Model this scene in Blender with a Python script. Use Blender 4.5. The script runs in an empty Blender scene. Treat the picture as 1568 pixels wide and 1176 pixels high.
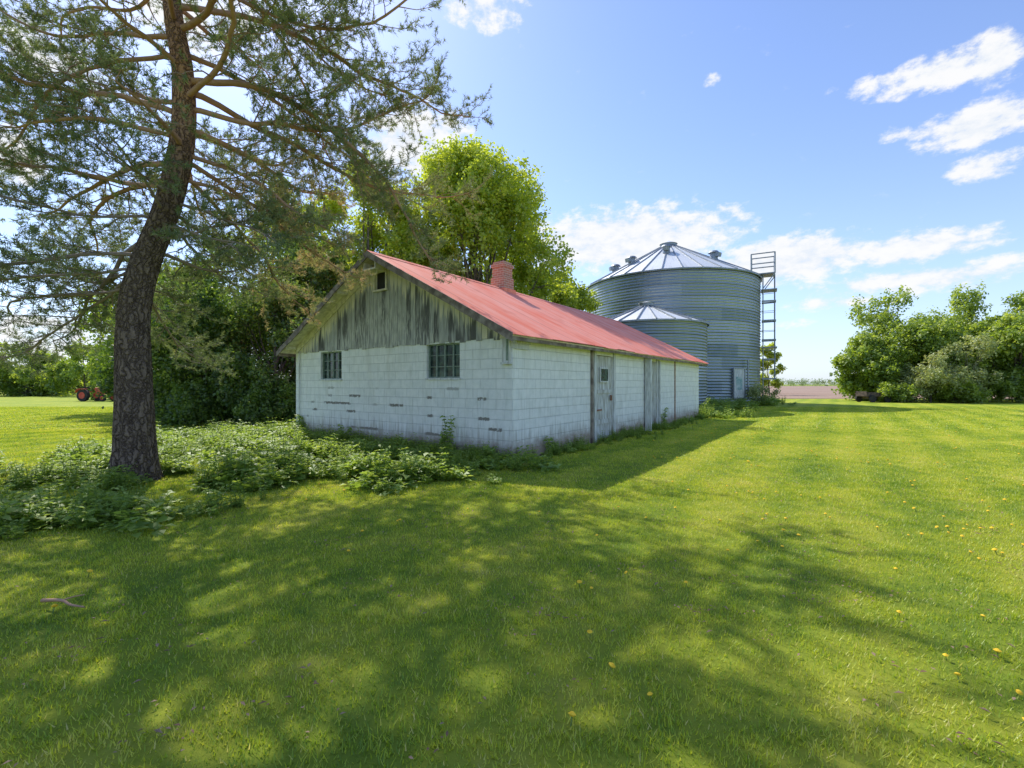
import bpy, math, random
import numpy as np
from mathutils import Vector, noise as mnoise
R_ = math.radians
rng = np.random.default_rng(7)
random.seed(7)
scene = bpy.context.scene
scene.view_settings.view_transform = 'Standard'
scene.view_settings.look = 'None'
scene.view_settings.exposure = 0

# ------------------------------------------------------------------ helpers
def link(o, parent=None):
    scene.collection.objects.link(o)
    if parent is not None:
        o.parent = parent
    return o

def empty(name, loc=(0, 0, 0), rz=0):
    o = bpy.data.objects.new(name, None)
    o.empty_display_size = 0.2
    o.location = loc
    o.rotation_euler = (0, 0, rz)
    return link(o)

def np_mesh(name, V, F, mats=(), mi=None, uv=None, tint=None, smooth=False):
    V = np.asarray(V, dtype=np.float32); F = np.asarray(F, dtype=np.int32)
    k = F.shape[1]; n = len(F)
    me = bpy.data.meshes.new(name)
    me.vertices.add(len(V)); me.vertices.foreach_set('co', V.ravel())
    me.loops.add(n * k); me.loops.foreach_set('vertex_index', F.ravel())
    me.polygons.add(n); me.polygons.foreach_set('loop_start', np.arange(0, n * k, k, dtype=np.int32))
    if mi is not None:
        me.polygons.foreach_set('material_index', np.asarray(mi, dtype=np.int32))
    me.update(calc_edges=True)
    if smooth:
        me.polygons.foreach_set('use_smooth', np.ones(n, dtype=bool))
    if uv is not None:
        l = me.uv_layers.new(name='UVMap')
        l.data.foreach_set('uv', np.asarray(uv, dtype=np.float32).ravel())
    if tint is not None:
        a = me.attributes.new('tint', 'FLOAT', 'POINT')
        a.data.foreach_set('value', np.asarray(tint, dtype=np.float32))
    for m in mats:
        me.materials.append(m)
    me.validate()
    return me

def norm(a):
    return a / (np.linalg.norm(a, axis=-1, keepdims=True) + 1e-9)

class MB:
    """poly accumulator with box-projected UVs in metres"""
    def __init__(s): s.v = []; s.f = []; s.m = []; s.uv = []; s.sm = []
    def poly(s, pts, mi=0, uv=None, sm=False):
        b = len(s.v); s.v += [tuple(p) for p in pts]
        s.f.append(tuple(range(b, b + len(pts)))); s.m.append(mi); s.sm.append(sm)
        if uv is None:
            a = Vector(pts[0]); n = (Vector(pts[1]) - a).cross(Vector(pts[2]) - a)
            ax = max(range(3), key=lambda i: abs(n[i]))
            if ax == 0: uv = [(p[1], p[2]) for p in pts]
            elif ax == 1: uv = [(p[0] + 50, p[2]) for p in pts]
            else: uv = [(p[0], p[1]) for p in pts]
        s.uv += list(uv)
    def hexa(s, c, mi=0):
        for q in ((0, 3, 2, 1), (4, 5, 6, 7), (0, 1, 5, 4), (1, 2, 6, 5), (2, 3, 7, 6), (3, 0, 4, 7)):
            s.poly([c[i] for i in q], mi)
    def box(s, x0, x1, y0, y1, z0, z1, mi=0):
        s.hexa([(x0, y0, z0), (x1, y0, z0), (x1, y1, z0), (x0, y1, z0), (x0, y0, z1), (x1, y0, z1), (x1, y1, z1), (x0, y1, z1)], mi)
    def beam(s, p, q, w, mi=0, h=None, up=(0, 0, 1)):
        h = h or w
        p = Vector(p); q = Vector(q); d = (q - p).normalized(); u = Vector(up)
        if abs(d.dot(u)) > 0.98: u = Vector((1, 0, 0))
        a = d.cross(u).normalized() * w / 2; b = a.normalized().cross(d) * h / 2
        s.hexa([p - a - b, p + a - b, q + a - b, q - a - b, p - a + b, p + a + b, q + a + b, q - a + b], mi)
    def cyl(s, c, r0, r1, z0, z1, n=24, mi=0, cap=True, axis='z'):
        def P(a, r, z):
            x, y = math.cos(a) * r, math.sin(a) * r
            if axis == 'z': return (c[0] + x, c[1] + y, z)
            return (c[0] + x, z, c[1] + y)      # axis y ; c=(x,z)
        for i in range(n):
            a0 = 2 * math.pi * i / n; a1 = 2 * math.pi * (i + 1) / n
            s.poly([P(a0, r0, z0), P(a1, r0, z0), P(a1, r1, z1), P(a0, r1, z1)], mi, sm=True)
        if cap:
            s.poly([P(2 * math.pi * i / n, r1, z1) for i in range(n)], mi)
            s.poly([P(-2 * math.pi * i / n, r0, z0) for i in range(n)], mi)
    def obj(s, name, mats, parent=None, bevel=0):
        me = bpy.data.meshes.new(name)
        me.from_pydata(s.v, [], s.f)
        l = me.uv_layers.new(name='UVMap')
        l.data.foreach_set('uv', np.array(s.uv, dtype=np.float32).ravel())
        me.polygons.foreach_set('material_index', s.m)
        me.polygons.foreach_set('use_smooth', s.sm)
        for m in mats: me.materials.append(m)
        o = bpy.data.objects.new(name, me); link(o, parent)
        return o

def catmull(P, n):
    P = np.asarray(P, float); out = []
    Q = np.vstack([2 * P[0] - P[1], P, 2 * P[-1] - P[-2]])
    for i in range(1, len(Q) - 2):
        p0, p1, p2, p3 = Q[i - 1], Q[i], Q[i + 1], Q[i + 2]
        for t in np.linspace(0, 1, n, endpoint=False):
            out.append(0.5 * ((2 * p1) + (-p0 + p2) * t + (2 * p0 - 5 * p1 + 4 * p2 - p3) * t * t + (-p0 + 3 * p1 - 3 * p2 + p3) * t ** 3))
    out.append(Q[-2]); return np.array(out)

class Tubes:
    def __init__(s): s.V = []; s.F = []; s.n = 0; s.T = []
    def add(s, P, r, k=5, tint=0.5):
        P = np.asarray(P, float); r = np.asarray(r, float); m = len(P)
        T = norm(np.gradient(P, axis=0))
        ref = np.array([0.0, 0, 1.0]) if abs(T[0][2]) < 0.8 else np.array([0, 1.0, 0])
        A = norm(np.cross(T, ref)); B = np.cross(T, A)
        a = np.linspace(0, 2 * np.pi, k, endpoint=False)
        V = P[:, None, :] + r[:, None, None] * (np.cos(a)[None, :, None] * A[:, None, :] + np.sin(a)[None, :, None] * B[:, None, :])
        i = np.arange(m - 1)[:, None] * k; j = np.arange(k)[None, :]; j2 = (j + 1) % k
        F = np.stack([i + j, i + j2, i + k + j2, i + k + j], -1).reshape(-1, 4) + s.n
        s.V.append(V.reshape(-1, 3)); s.F.append(F); s.n += m * k
        s.T.append(np.full(m * k, tint))
    def obj(s, name, mat, parent):
        me = np_mesh(name, np.vstack(s.V), np.vstack(s.F), [mat], tint=np.concatenate(s.T), smooth=True)
        return link(bpy.data.objects.new(name, me), parent)

def leaves(C, D, N, L, W, droop=0.15):
    """kite leaves: C base, D direction, N normal"""
    D = norm(D); S = norm(np.cross(D, N)); N2 = np.cross(S, D)
    L = L[:, None]; W = W[:, None]
    v0 = C; v1 = C + D * L * .45 + S * W * .5 + N2 * L * .06
    v2 = C + D * L - N2 * L * droop; v3 = C + D * L * .45 - S * W * .5 + N2 * L * .06
    V = np.stack([v0, v1, v2, v3], 1).reshape(-1, 3)
    F = np.arange(len(V)).reshape(-1, 4)
    return V, F

# ------------------------------------------------------------------ node helpers
class NT:
    def __init__(s, name=None, tree=None):
        if tree is None:
            s.mat = bpy.data.materials.new(name); s.mat.use_nodes = True; s.t = s.mat.node_tree
            s.t.nodes.clear()
        else: s.t = tree
    def n(s, typ, ins=None, **kw):
        nd = s.t.nodes.new(typ)
        for k, v in kw.items(): setattr(nd, k, v)
        if ins:
            for k, v in ins.items():
                sk = nd.inputs[k]
                if isinstance(v, bpy.types.NodeSocket): s.t.links.new(v, sk)
                else: sk.default_value = v
        return nd
    def m(s, op, a, b=0.0, c=0.0, clamp=False):
        nd = s.n('ShaderNodeMath', {0: a, 1: b, 2: c}, operation=op, use_clamp=clamp); return nd.outputs[0]
    def vm(s, op, a, b=(0, 0, 0)):
        nd = s.n('ShaderNodeVectorMath', {0: a, 1: b}, operation=op)
        return nd.outputs['Value'] if op in ('LENGTH', 'DOT_PRODUCT') else nd.outputs[0]
    def ss(s, x, a, b):
        nd = s.n('ShaderNodeMapRange', {0: x, 1: a, 2: b}, interpolation_type='SMOOTHSTEP'); return nd.outputs[0]
    def mix(s, f, a, b, bt='MIX'):
        nd = s.n('ShaderNodeMix', data_type='RGBA', blend_type=bt)
        for i, v in ((0, f), (6, a), (7, b)):
            if isinstance(v, bpy.types.NodeSocket): s.t.links.new(v, nd.inputs[i])
            else: nd.inputs[i].default_value = v if i == 0 else (*v[:3], 1)
        return nd.outputs[2]
    def noise(s, vec, scale, detail=4, rough=.55, out=0, dist=0):
        return s.n('ShaderNodeTexNoise', {'Vector': vec, 'Scale': scale, 'Detail': detail, 'Roughness': rough, 'Distortion': dist}).outputs[out]
    def pos(s): return s.n('ShaderNodeNewGeometry').outputs['Position']
    def obj(s): return s.n('ShaderNodeTexCoord').outputs['Object']
    def uv(s): return s.n('ShaderNodeTexCoord').outputs['UV']
    def tint(s): return s.n('ShaderNodeAttribute', attribute_name='tint').outputs['Fac']
    def ramp(s, f, stops):
        nd = s.n('ShaderNodeValToRGB', {0: f}); e = nd.color_ramp.elements
        while len(e) > 1: e.remove(e[-1])
        e[0].position = stops[0][0]; e[0].color = (*stops[0][1], 1)
        for p, c in stops[1:]:
            x = e.new(p); x.color = (*c, 1)
        return nd.outputs[0]
    def bump(s, h, strength=.5, dist=.01):
        return s.n('ShaderNodeBump', {'Height': h, 'Strength': strength, 'Distance': dist}).outputs[0]
    def out(s, sh):
        o = s.n('ShaderNodeOutputMaterial'); s.t.links.new(sh, o.inputs[0]); return s.mat
    def bsdf(s, col, rough=.7, metal=0, nrm=None, spec=.5):
        ins = {'Roughness': rough, 'Metallic': metal, 'Specular IOR Level': spec}
        ins['Base Color'] = col if isinstance(col, bpy.types.NodeSocket) else (*col, 1)
        if nrm is not None: ins['Normal'] = nrm
        return s.n('ShaderNodeBsdfPrincipled', ins).outputs[0]
    def leafsh(s, col, tr=.35, rough=.5, spec=.3):
        a = s.n('ShaderNodeBsdfDiffuse', {'Color': col}).outputs[0]
        b = s.n('ShaderNodeBsdfTranslucent', {'Color': s.mix(1.0, col, (1.4, 1.3, .7), 'MULTIPLY')}).outputs[0]
        c = s.n('ShaderNodeMixShader', {0: tr, 1: a, 2: b}).outputs[0]
        g = s.n('ShaderNodeBsdfGlossy', {'Color': (1, 1, 1, 1), 'Roughness': rough}).outputs[0]
        return s.n('ShaderNodeMixShader', {0: spec * .14, 1: c, 2: g}).outputs[0]
def scaled(t, vec, sc): return t.vm('MULTIPLY', vec, sc)

def foliage(name, stops, tr=.35, spec=.3):
    t = NT(name)
    return t.out(t.leafsh(t.ramp(t.tint(), stops), tr, spec=spec))

def simple(name, c1, c2, scale=6, rough=.7, metal=0, bump=.3, stretch=(1, 1, 1), spec=.5):
    t = NT(name); p = scaled(t, t.obj(), stretch); n = t.noise(p, scale, 6)
    col = t.mix(t.ss(n, .35, .65), c1, c2)
    return t.out(t.bsdf(col, rough, metal, t.bump(n, bump, .01), spec))

# ------------------------------------------------------------------ materials
def lawn_color(t, blade=False):
    p = t.pos()
    n1 = t.noise(p, .45, 3); n2 = t.noise(p, 2.6, 4, .65)
    g = t.m('ADD', t.m('MULTIPLY', n1, .5), t.m('MULTIPLY', n2, .5))
    d = t.vm('DOT_PRODUCT', p, (0.81, -0.587, 0))
    st = t.m('SINE', t.m('ADD', t.m('MULTIPLY', d, 5.2), t.m('MULTIPLY', n1, 2.5)))
    g = t.m('ADD', g, t.m('MULTIPLY', st, .05))
    if blade: g = t.m('ADD', g, t.m('MULTIPLY', t.m('SUBTRACT', t.tint(), .5), .34))
    col = t.ramp(g, [(.28, (.15, .27, .028)), (.42, (.31, .43, .034)), (.55, (.49, .56, .045)), (.68, (.62, .63, .10)), (.8, (.66, .60, .24))])
    return col, g
def mk_lawn():
    t = NT('lawn_ground'); col, g = lawn_color(t)
    n = t.noise(t.pos(), 30, 6, .7)
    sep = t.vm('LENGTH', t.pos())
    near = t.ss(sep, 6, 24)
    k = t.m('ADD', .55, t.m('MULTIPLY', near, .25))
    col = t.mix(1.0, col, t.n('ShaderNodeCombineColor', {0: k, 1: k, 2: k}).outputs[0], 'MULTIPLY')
    col = t.mix(t.m('MULTIPLY', n, .3), col, (.17, .17, .05))
    return t.out(t.bsdf(col, .85, nrm=t.bump(n, .5, .03), spec=.1))
M_lawn = mk_lawn()
def mk_blade():
    t = NT('grass_blade'); col, g = lawn_color(t, True); return t.out(t.leafsh(col, .45, .45, .2))
M_blade = mk_blade()

t = NT('plowed_soil'); n = t.noise(scaled(t, t.pos(), (.02, .3, 1)), 3, 6); n2 = t.noise(t.pos(), 3, 5)
M_soil = t.out(t.bsdf(t.mix(t.ss(n, .35, .65), (.30, .20, .15), (.42, .31, .24)), .95, nrm=t.bump(n2, .6, .1), spec=.05))
t = NT('far_meadow'); n = t.noise(scaled(t, t.pos(), (.02, .1, 1)), 3, 6)
M_meadow = t.out(t.bsdf(t.mix(n, (.18, .27, .05), (.36, .38, .1)), .95, spec=.05))

# painted block wall
def mk_block(name):
    t = NT(name); uv = t.uv()
    br = t.n('ShaderNodeTexBrick', {'Vector': uv, 'Color1': (.0, 0, 0, 1), 'Color2': (1, 1, 1, 1), 'Mortar': (.5, .5, .5, 1), 'Scale': 1.0,
             'Mortar Size': .006, 'Mortar Smooth': .35, 'Bias': 0.0, 'Brick Width': .4, 'Row Height': .2}, offset=.5)
    jo = br.outputs['Fac']
    n = t.noise(uv, 5, 8, .65); nf = t.noise(uv, 60, 5, .7)
    stv = t.noise(scaled(t, uv, (9, .8, 1)), 1.6, 4)
    stw = t.noise(scaled(t, uv, (2.2, .5, 1)), 1.3, 5)
    col = t.mix(t.ss(n, .3, .75), (.87, .88, .84), (.74, .77, .73))
    col = t.mix(t.m('MULTIPLY', br.outputs['Color'], .15), col, (.58, .62, .60))
    col = t.mix(t.m('MULTIPLY', t.ss(stv, .50, .78), .45), col, (.50, .51, .45))
    col = t.mix(t.m('MULTIPLY', t.ss(stw, .5, .72), .3), col, (.54, .54, .46))
    col = t.mix(t.m('MULTIPLY', jo, .5), col, (.46, .49, .47))
    # missing mortar / flaked paint in bed joints
    sx = t.n('ShaderNodeSeparateXYZ', {0: uv}); v = sx.outputs[1]; u = sx.outputs[0]
    fr = t.m('ABSOLUTE', t.m('SUBTRACT', t.m('FRACT', t.m('ADD', t.m('DIVIDE', v, .2), .5)), .5))
    wob = t.noise(uv, 22, 4)
    bed = t.m('LESS_THAN', fr, t.m('MULTIPLY', wob, .30))
    rowc = t.m('FLOOR', t.m('ADD', t.m('DIVIDE', v, .2), .5))
    ln = t.noise(t.n('ShaderNodeCombineXYZ', {0: t.m('MULTIPLY', u, 1.1), 1: t.m('MULTIPLY', rowc, 7.3)}).outputs[0], 1.0, 1)
    low = t.ss(v, 1.6, 1.2)
    front = t.m('LESS_THAN', u, 30)
    chip = t.m('MULTIPLY', t.m('MULTIPLY', bed, t.ss(ln, .57, .60)), t.m('MULTIPLY', low, t.m('ADD', .08, t.m('MULTIPLY', front, .92))))
    chip = t.m('MULTIPLY', chip, t.ss(t.noise(uv, 9, 3), .36, .44))
    col = t.mix(t.m('MULTIPLY', chip, .8), col, (.14, .12, .09))
    # peeled paint flakes & dirty base
    fl = t.m('MULTIPLY', t.ss(t.noise(uv, 11, 7, .7), .65, .68), t.ss(v, 2.6, .4))
    col = t.mix(t.m('MULTIPLY', fl, .7), col, (.32, .29, .25))
    bz = t.ss(t.m('ADD', v, t.m('MULTIPLY', n, -.65)), .10, -.20)
    col = t.mix(bz, col, (.30, .17, .13))
    bz2 = t.ss(t.m('ADD', v, t.m('MULTIPLY', stv, -.9)), .25, -.25)
    col = t.mix(t.m('MULTIPLY', bz2, .65), col, (.36, .33, .26))
    h = t.m('SUBTRACT', t.m('MULTIPLY', nf, .35), t.m('ADD', t.m('MULTIPLY', jo, 1.0), t.m('MULTIPLY', chip, 2.0)))
    return t.out(t.bsdf(col, .75, nrm=t.bump(h, .8, .008), spec=.25))
M_block = mk_block('painted_block')

# gable boards: uv=(y, distance below rake)
t = NT('weathered_boards'); uv = t.uv()
sx = t.n('ShaderNodeSeparateXYZ', {0: uv}); u = sx.outputs[0]; v = sx.outputs[1]
wb = t.n('ShaderNodeTexWhiteNoise', {'W': t.m('FLOOR', t.m('DIVIDE', u, .15))}, noise_dimensions='1D').outputs['Value']
off = t.n('ShaderNodeCombineXYZ', {0: u, 1: t.m('ADD', v, t.m('MULTIPLY', wb, 30)), 2: 0.0}).outputs[0]
gr = t.noise(scaled(t, off, (70, 2.2, 1)), 1, 6, .65)
sm = t.noise(scaled(t, off, (14, 1.3, 1)), 1, 4)
big = t.noise(scaled(t, uv, (5, .8, 1)), 1, 3)
grey = t.ramp(gr, [(.3, (.14, .14, .13)), (.5, (.36, .37, .34)), (.7, (.56, .57, .52))])
cream = t.mix(gr, (.54, .51, .37), (.76, .72, .55))
d = t.m('ADD', v, t.m('ADD', t.m('MULTIPLY', t.m('SUBTRACT', sm, .5), 1.3), t.m('MULTIPLY', t.m('SUBTRACT', wb, .5), .35)))
col = t.mix(t.ss(d, .25, .5), cream, grey)
dk = t.m('MULTIPLY', t.ss(t.m('ADD', big, t.m('MULTIPLY', t.m('SUBTRACT', wb, .5), .45)), .47, .6), t.m('MULTIPLY', t.ss(d, .35, .6), t.ss(v, 2.1, .9)))
col = t.mix(t.m('MULTIPLY', dk, .8), col, (.055, .055, .055))
lp = t.m('MULTIPLY', t.ss(t.noise(scaled(t, off, (30, 3, 1)), 1, 5), .48, .56), t.ss(v, .5, 1.3))
col = t.mix(t.m('MULTIPLY', lp, .65), col, (.60, .61, .54))
M_boards = t.out(t.bsdf(col, .85, nrm=t.bump(gr, .5, .006), spec=.15))

M_cream = simple('peeling_cream_paint', (.78, .74, .56), (.56, .52, .39), 9, .75, bump=.4, stretch=(1, 1, 1))
M_fascia = simple('weathered_fascia', (.13, .10, .08), (.30, .26, .21), 5, .85, bump=.5)
M_white = simple('old_white_paint', (.68, .70, .68), (.46, .47, .44), 7, .7, bump=.3, stretch=(3, 3, .5))
M_doorw = simple('old_door_paint', (.66, .69, .67), (.34, .33, .28), 5, .75, bump=.5, stretch=(5, 5, .5))
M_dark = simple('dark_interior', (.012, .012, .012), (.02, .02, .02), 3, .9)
M_frame = simple('window_iron', (.14, .20, .16), (.24, .30, .24), 12, .6)
t = NT('old_glass_block'); n = t.noise(t.obj(), 5, 3); M_glass = t.out(t.bsdf(t.mix(t.ss(n, .4, .65), (.015, .03, .028), (.07, .13, .10)), .2, nrm=t.bump(n, .3, .02), spec=.5))
M_rust = simple('rust', (.20, .08, .04), (.35, .2, .12), 20, .9)

# red roof
t = NT('red_metal_roof'); uv = t.uv(); n = t.noise(scaled(t, uv, (1, .35, 1)), 3, 6); n2 = t.noise(uv, 1.1, 3)
wn = t.n('ShaderNodeTexWhiteNoise', {'W': t.m('FLOOR', t.m('DIVIDE', t.n('ShaderNodeSeparateXYZ', {0: uv}).outputs[0], .66))}, noise_dimensions='1D').outputs['Value']
c = t.mix(t.ss(n, .3, .7), (.88, .20, .11), (.92, .34, .24))
c = t.mix(t.m('MULTIPLY', wn, .4), c, (.92, .46, .37))
c = t.mix(t.m('MULTIPLY', t.ss(n2, .56, .7), .4), c, (.66, .14, .08))
sv = t.n('ShaderNodeSeparateXYZ', {0: uv}).outputs[0]
seam = t.m('LESS_THAN', t.m('FRACT', t.m('DIVIDE', sv, .66)), .035)
c = t.mix(t.m('MULTIPLY', seam, .5), c, (.35, .07, .05))
M_roof = t.out(t.bsdf(c, .62, spec=.25))

# brick
t = NT('chimney_brick')
br = t.n('ShaderNodeTexBrick', {'Vector': t.uv(), 'Color1': (.50, .17, .11, 1), 'Color2': (.34, .12, .09, 1), 'Mortar': (.55, .48, .43, 1), 'Scale': 1.0,
         'Mortar Size': .008, 'Brick Width': .21, 'Row Height': .075, 'Bias': -.1})
n = t.noise(t.uv(), 12, 5)
M_brick = t.out(t.bsdf(t.mix(t.m('MULTIPLY', n, .4), br.outputs[0], (.55, .36, .29)), .9, nrm=t.bump(br.outputs['Fac'], -.6, .01)))

# galvanised bin
def mk_galv(name, a, b, c3, rough=.42, metal=.65, rings=0, pitch=.21):
    t = NT(name); uv = t.uv()
    br = t.n('ShaderNodeTexBrick', {'Vector': uv, 'Color1': (0, 0, 0, 1), 'Color2': (1, 1, 1, 1), 'Mortar': (.3, .3, .3, 1), 'Scale': 1.0, 'Mortar Size': .02, 'Brick Width': 2.75, 'Row Height': .84})
    n = t.noise(scaled(t, uv, (1, 1, 1)), 2.2, 6, .7); st = t.noise(scaled(t, uv, (4, .25, 1)), 1.5, 5)
    v = t.n('ShaderNodeSeparateXYZ', {0: uv}).outputs[1]
    row = t.n('ShaderNodeTexWhiteNoise', {'W': t.m('FLOOR', t.m('DIVIDE', v, .84))}, noise_dimensions='1D').outputs['Value']
    col = t.mix(t.m('ADD', t.m('MULTIPLY', br.outputs['Color'], .6), t.m('MULTIPLY', row, .4)), a, b)
    col = t.mix(t.m('MULTIPLY', t.ss(n, .4, .7), .4), col, c3)
    col = t.mix(t.m('MULTIPLY', t.ss(st, .5, .7), .35), col, (.38, .40, .41))
    if rings:
        col = t.mix(t.m('MULTIPLY', t.m('LESS_THAN', t.m('FRACT', t.m('DIVIDE', v, .84)), .05), .55), col, (.06, .07, .08))
    return t.out(t.bsdf(col, t.m('ADD', rough, t.m('MULTIPLY', n, .15)), metal, spec=.4))
M_galv = mk_galv('galvanised_wall', (.18, .225, .26), (.40, .445, .48), (.28, .34, .385), rough=.34, metal=.75, rings=1)
M_galvroof = mk_galv('galvanised_roof', (.66, .68, .69), (.76, .77, .78), (.58, .60, .60), .5, .3)
M_steel = simple('galvanised_steel', (.22, .25, .28), (.33, .36, .39), 8, .5, .6)
M_teal = simple('faded_teal_door', (.20, .36, .34), (.50, .56, .53), 4, .7)

# bark
t = NT('pine_bark'); p = t.obj()
vo = t.n('ShaderNodeTexVoronoi', {'Vector': t.vm('ADD', scaled(t, p, (15, 15, 3.6)), scaled(t, t.noise(p, 6, 3, out=1), (3.2, 3.2, 2.4))), 'Scale': 1.0}, feature='DISTANCE_TO_EDGE').outputs['Distance']
n = t.noise(scaled(t, p, (1, 1, .4)), 16, 8, .72)
z = t.n('ShaderNodeSeparateXYZ', {0: p}).outputs[2]
hi = t.ss(t.m('ADD', z, n), 4.2, 7.2)
low = t.mix(n, (.09, .065, .05), (.38, .29, .22)); up = t.mix(n, (.32, .15, .08), (.70, .42, .25))
col = t.mix(hi, low, up)
col = t.mix(t.m('MULTIPLY', t.ss(t.m('ADD', vo, t.m('MULTIPLY', n, .1)), .17, .04), .8), col, (.04, .026, .02))
M_bark = t.out(t.bsdf(col, .95, nrm=t.bump(t.m('ADD', t.ss(vo, 0, .25), t.m('MULTIPLY', n, 1.0)), 1.0, .04), spec=.1))
t = NT('pine_branch_bark'); n = t.noise(t.obj(), 12, 4)
M_branch = t.out(t.bsdf(t.mix(t.tint(), t.mix(n, (.18, .155, .135), (.32, .28, .25)), t.mix(n, (.36, .19, .11), (.60, .37, .24))), .9, spec=.1))
M_bark2 = simple('tree_bark', (.08, .07, .055), (.19, .17, .14), 7, .9, bump=.8, stretch=(2, 2, .5), spec=.1)
M_needle = foliage('pine_needles', [(0, (.10, .145, .07)), (.4, (.19, .25, .11)), (.7, (.31, .35, .155)), (.86, (.50, .41, .25)), (1, (.56, .39, .27))], .4)
M_leafA = foliage('leaves_bright', [(0, (.18, .27, .035)), (.5, (.40, .50, .05)), (1, (.62, .68, .10))], .6)
M_leafB = foliage('leaves_mid', [(0, (.12, .20, .03)), (.5, (.26, .37, .045)), (1, (.46, .55, .10))], .55)
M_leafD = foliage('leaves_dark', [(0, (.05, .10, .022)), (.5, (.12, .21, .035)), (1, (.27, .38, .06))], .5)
M_leafS = foliage('leaves_sage', [(0, (.20, .25, .09)), (.5, (.36, .42, .16)), (1, (.50, .52, .25))], .4)
M_weed = foliage('weed_leaves', [(0, (.15, .25, .045)), (.5, (.30, .44, .08)), (1, (.50, .58, .16))], .5)
M_far = foliage('far_leaves', [(0, (.12, .19, .07)), (.5, (.22, .30, .11)), (1, (.34, .40, .17))], .4)
M_yellow = simple('dandelion_yellow', (.85, .50, .01), (.9, .6, .03), 50, .8)
M_stem = simple('stem_green', (.12, .2, .04), (.18, .24, .06), 50, .8)
M_litter = simple('dry_litter', (.20, .11, .06), (.36, .24, .15), 30, .9)

# ------------------------------------------------------------------ scatter (geometry nodes)
def proto_coll(name, objs):
    c = bpy.data.collections.new(name)
    for o in objs: c.objects.link(o)
    return c
def scatter(name, pts, rot, scl, idx, coll, mat=None):
    me = bpy.data.meshes.new(name); n = len(pts)
    me.vertices.add(n); me.vertices.foreach_set('co', np.asarray(pts, np.float32).ravel())
    a = me.attributes.new('rotv', 'FLOAT_VECTOR', 'POINT'); a.data.foreach_set('vector', np.asarray(rot, np.float32).ravel())
    a = me.attributes.new('scl', 'FLOAT', 'POINT'); a.data.foreach_set('value', np.asarray(scl, np.float32))
    a = me.attributes.new('idx', 'INT', 'POINT'); a.data.foreach_set('value', np.asarray(idx, np.int32))
    o = link(bpy.data.objects.new(name, me))
    g = bpy.data.node_groups.new(name + '_scatter', 'GeometryNodeTree')
    g.interface.new_socket('Geometry', in_out='INPUT', socket_type='NodeSocketGeometry')
    g.interface.new_socket('Geometry', in_out='OUTPUT', socket_type='NodeSocketGeometry')
    N = g.nodes; gi = N.new('NodeGroupInput'); go = N.new('NodeGroupOutput')
    iop = N.new('GeometryNodeInstanceOnPoints'); ci = N.new('GeometryNodeCollectionInfo')
    ci.inputs['Collection'].default_value = coll
    ci.inputs['Separate Children'].default_value = True; ci.inputs['Reset Children'].default_value = True
    def na(nm, ty):
        x = N.new('GeometryNodeInputNamedAttribute'); x.data_type = ty; x.inputs['Name'].default_value = nm; return x.outputs[0]
    g.links.new(gi.outputs[0], iop.inputs['Points']); g.links.new(ci.outputs[0], iop.inputs['Instance'])
    iop.inputs['Pick Instance'].default_value = True
    g.links.new(na('idx', 'INT'), iop.inputs['Instance Index'])
    g.links.new(na('rotv', 'FLOAT_VECTOR'), iop.inputs['Rotation'])
    g.links.new(na('scl', 'FLOAT'), iop.inputs['Scale'])
    g.links.new(iop.outputs[0], go.inputs[0])
    md = o.modifiers.new('scatter', 'NODES'); md.node_group = g
    return o
def zrot(n, tilt=0.0):
    r = np.zeros((n, 3)); r[:, 2] = rng.uniform(0, 2 * np.pi, n)
    if tilt: r[:, :2] = rng.normal(0, tilt, (n, 2))
    return r

# ------------------------------------------------------------------ geometry constants
C0 = np.array([0.01, 8.71]); DS = np.array([.587, .810]); DW = np.array([-.810, .587])
LEN, WID = 14.0, 7.8
def to_local(x, y):
    dx = x - C0[0]; dy = y - C0[1]
    return dx * DS[0] + dy * DS[1], dx * DW[0] + dy * DW[1]

# ------------------------------------------------------------------ ground
mb = MB(); S = 1500
me = np_mesh('lawn', [(-S, -200, 0), (S, -200, 0), (S, 2600, 0), (-S, 2600, 0)], [(0, 1, 2, 3)], [M_lawn])
link(bpy.data.objects.new('lawn', me))
me = np_mesh('plowed_field', [(17, 46, .02), (150, 46, .02), (700, 330, .02), (60, 330, .02)], [(0, 1, 2, 3)], [M_soil])
link(bpy.data.objects.new('plowed_field', me))
me = np_mesh('far_meadow', [(-1400, 330.2, .03), (1400, 330.2, .03), (1400, 2500, .03), (-1400, 2500, .03)], [(0, 1, 2, 3)], [M_meadow])
link(bpy.data.objects.new('far_meadow', me))

# grass patches
def blade_patch(name, size, n, hmin, hmax, w):
    c = np.zeros((n, 3)); c[:, :2] = rng.uniform(-size / 2, size / 2, (n, 2))
    az = rng.uniform(0, 2 * np.pi, n); lean = rng.uniform(.1, 1.2, n)
    h = rng.uniform(hmin, hmax, n)
    cl = np.array([mnoise.noise(Vector((x * 6, y * 6, size))) for x, y in c[:, :2]])
    h *= 1 + .6 * cl
    d = np.stack([np.cos(az) * lean, np.sin(az) * lean, np.ones(n)], 1); d = norm(d)
    s = np.stack([-np.sin(az), np.cos(az), np.zeros(n)], 1); ww = w * rng.uniform(.6, 1.3, n)
    v0 = c - s * ww[:, None] / 2; v1 = c + s * ww[:, None] / 2
    tip = c + d * h[:, None] 
    V = np.stack([v0, v1, tip], 1).reshape(-1, 3)
    F = np.arange(len(V)).reshape(-1, 3)
    ti = np.clip(rng.normal(.5, .25, n) + .25 * cl, 0, 1)
    ti[rng.random(n) < .04] = 1.5
    T = np.repeat(ti, 3)
    return bpy.data.objects.new(name, np_mesh(name, V, F, [M_blade], tint=T))
cgA = proto_coll('grass_near_proto', [blade_patch('ga%d' % i, 1.1, 4600, .014, .040, .0055) for i in range(4)])
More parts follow.
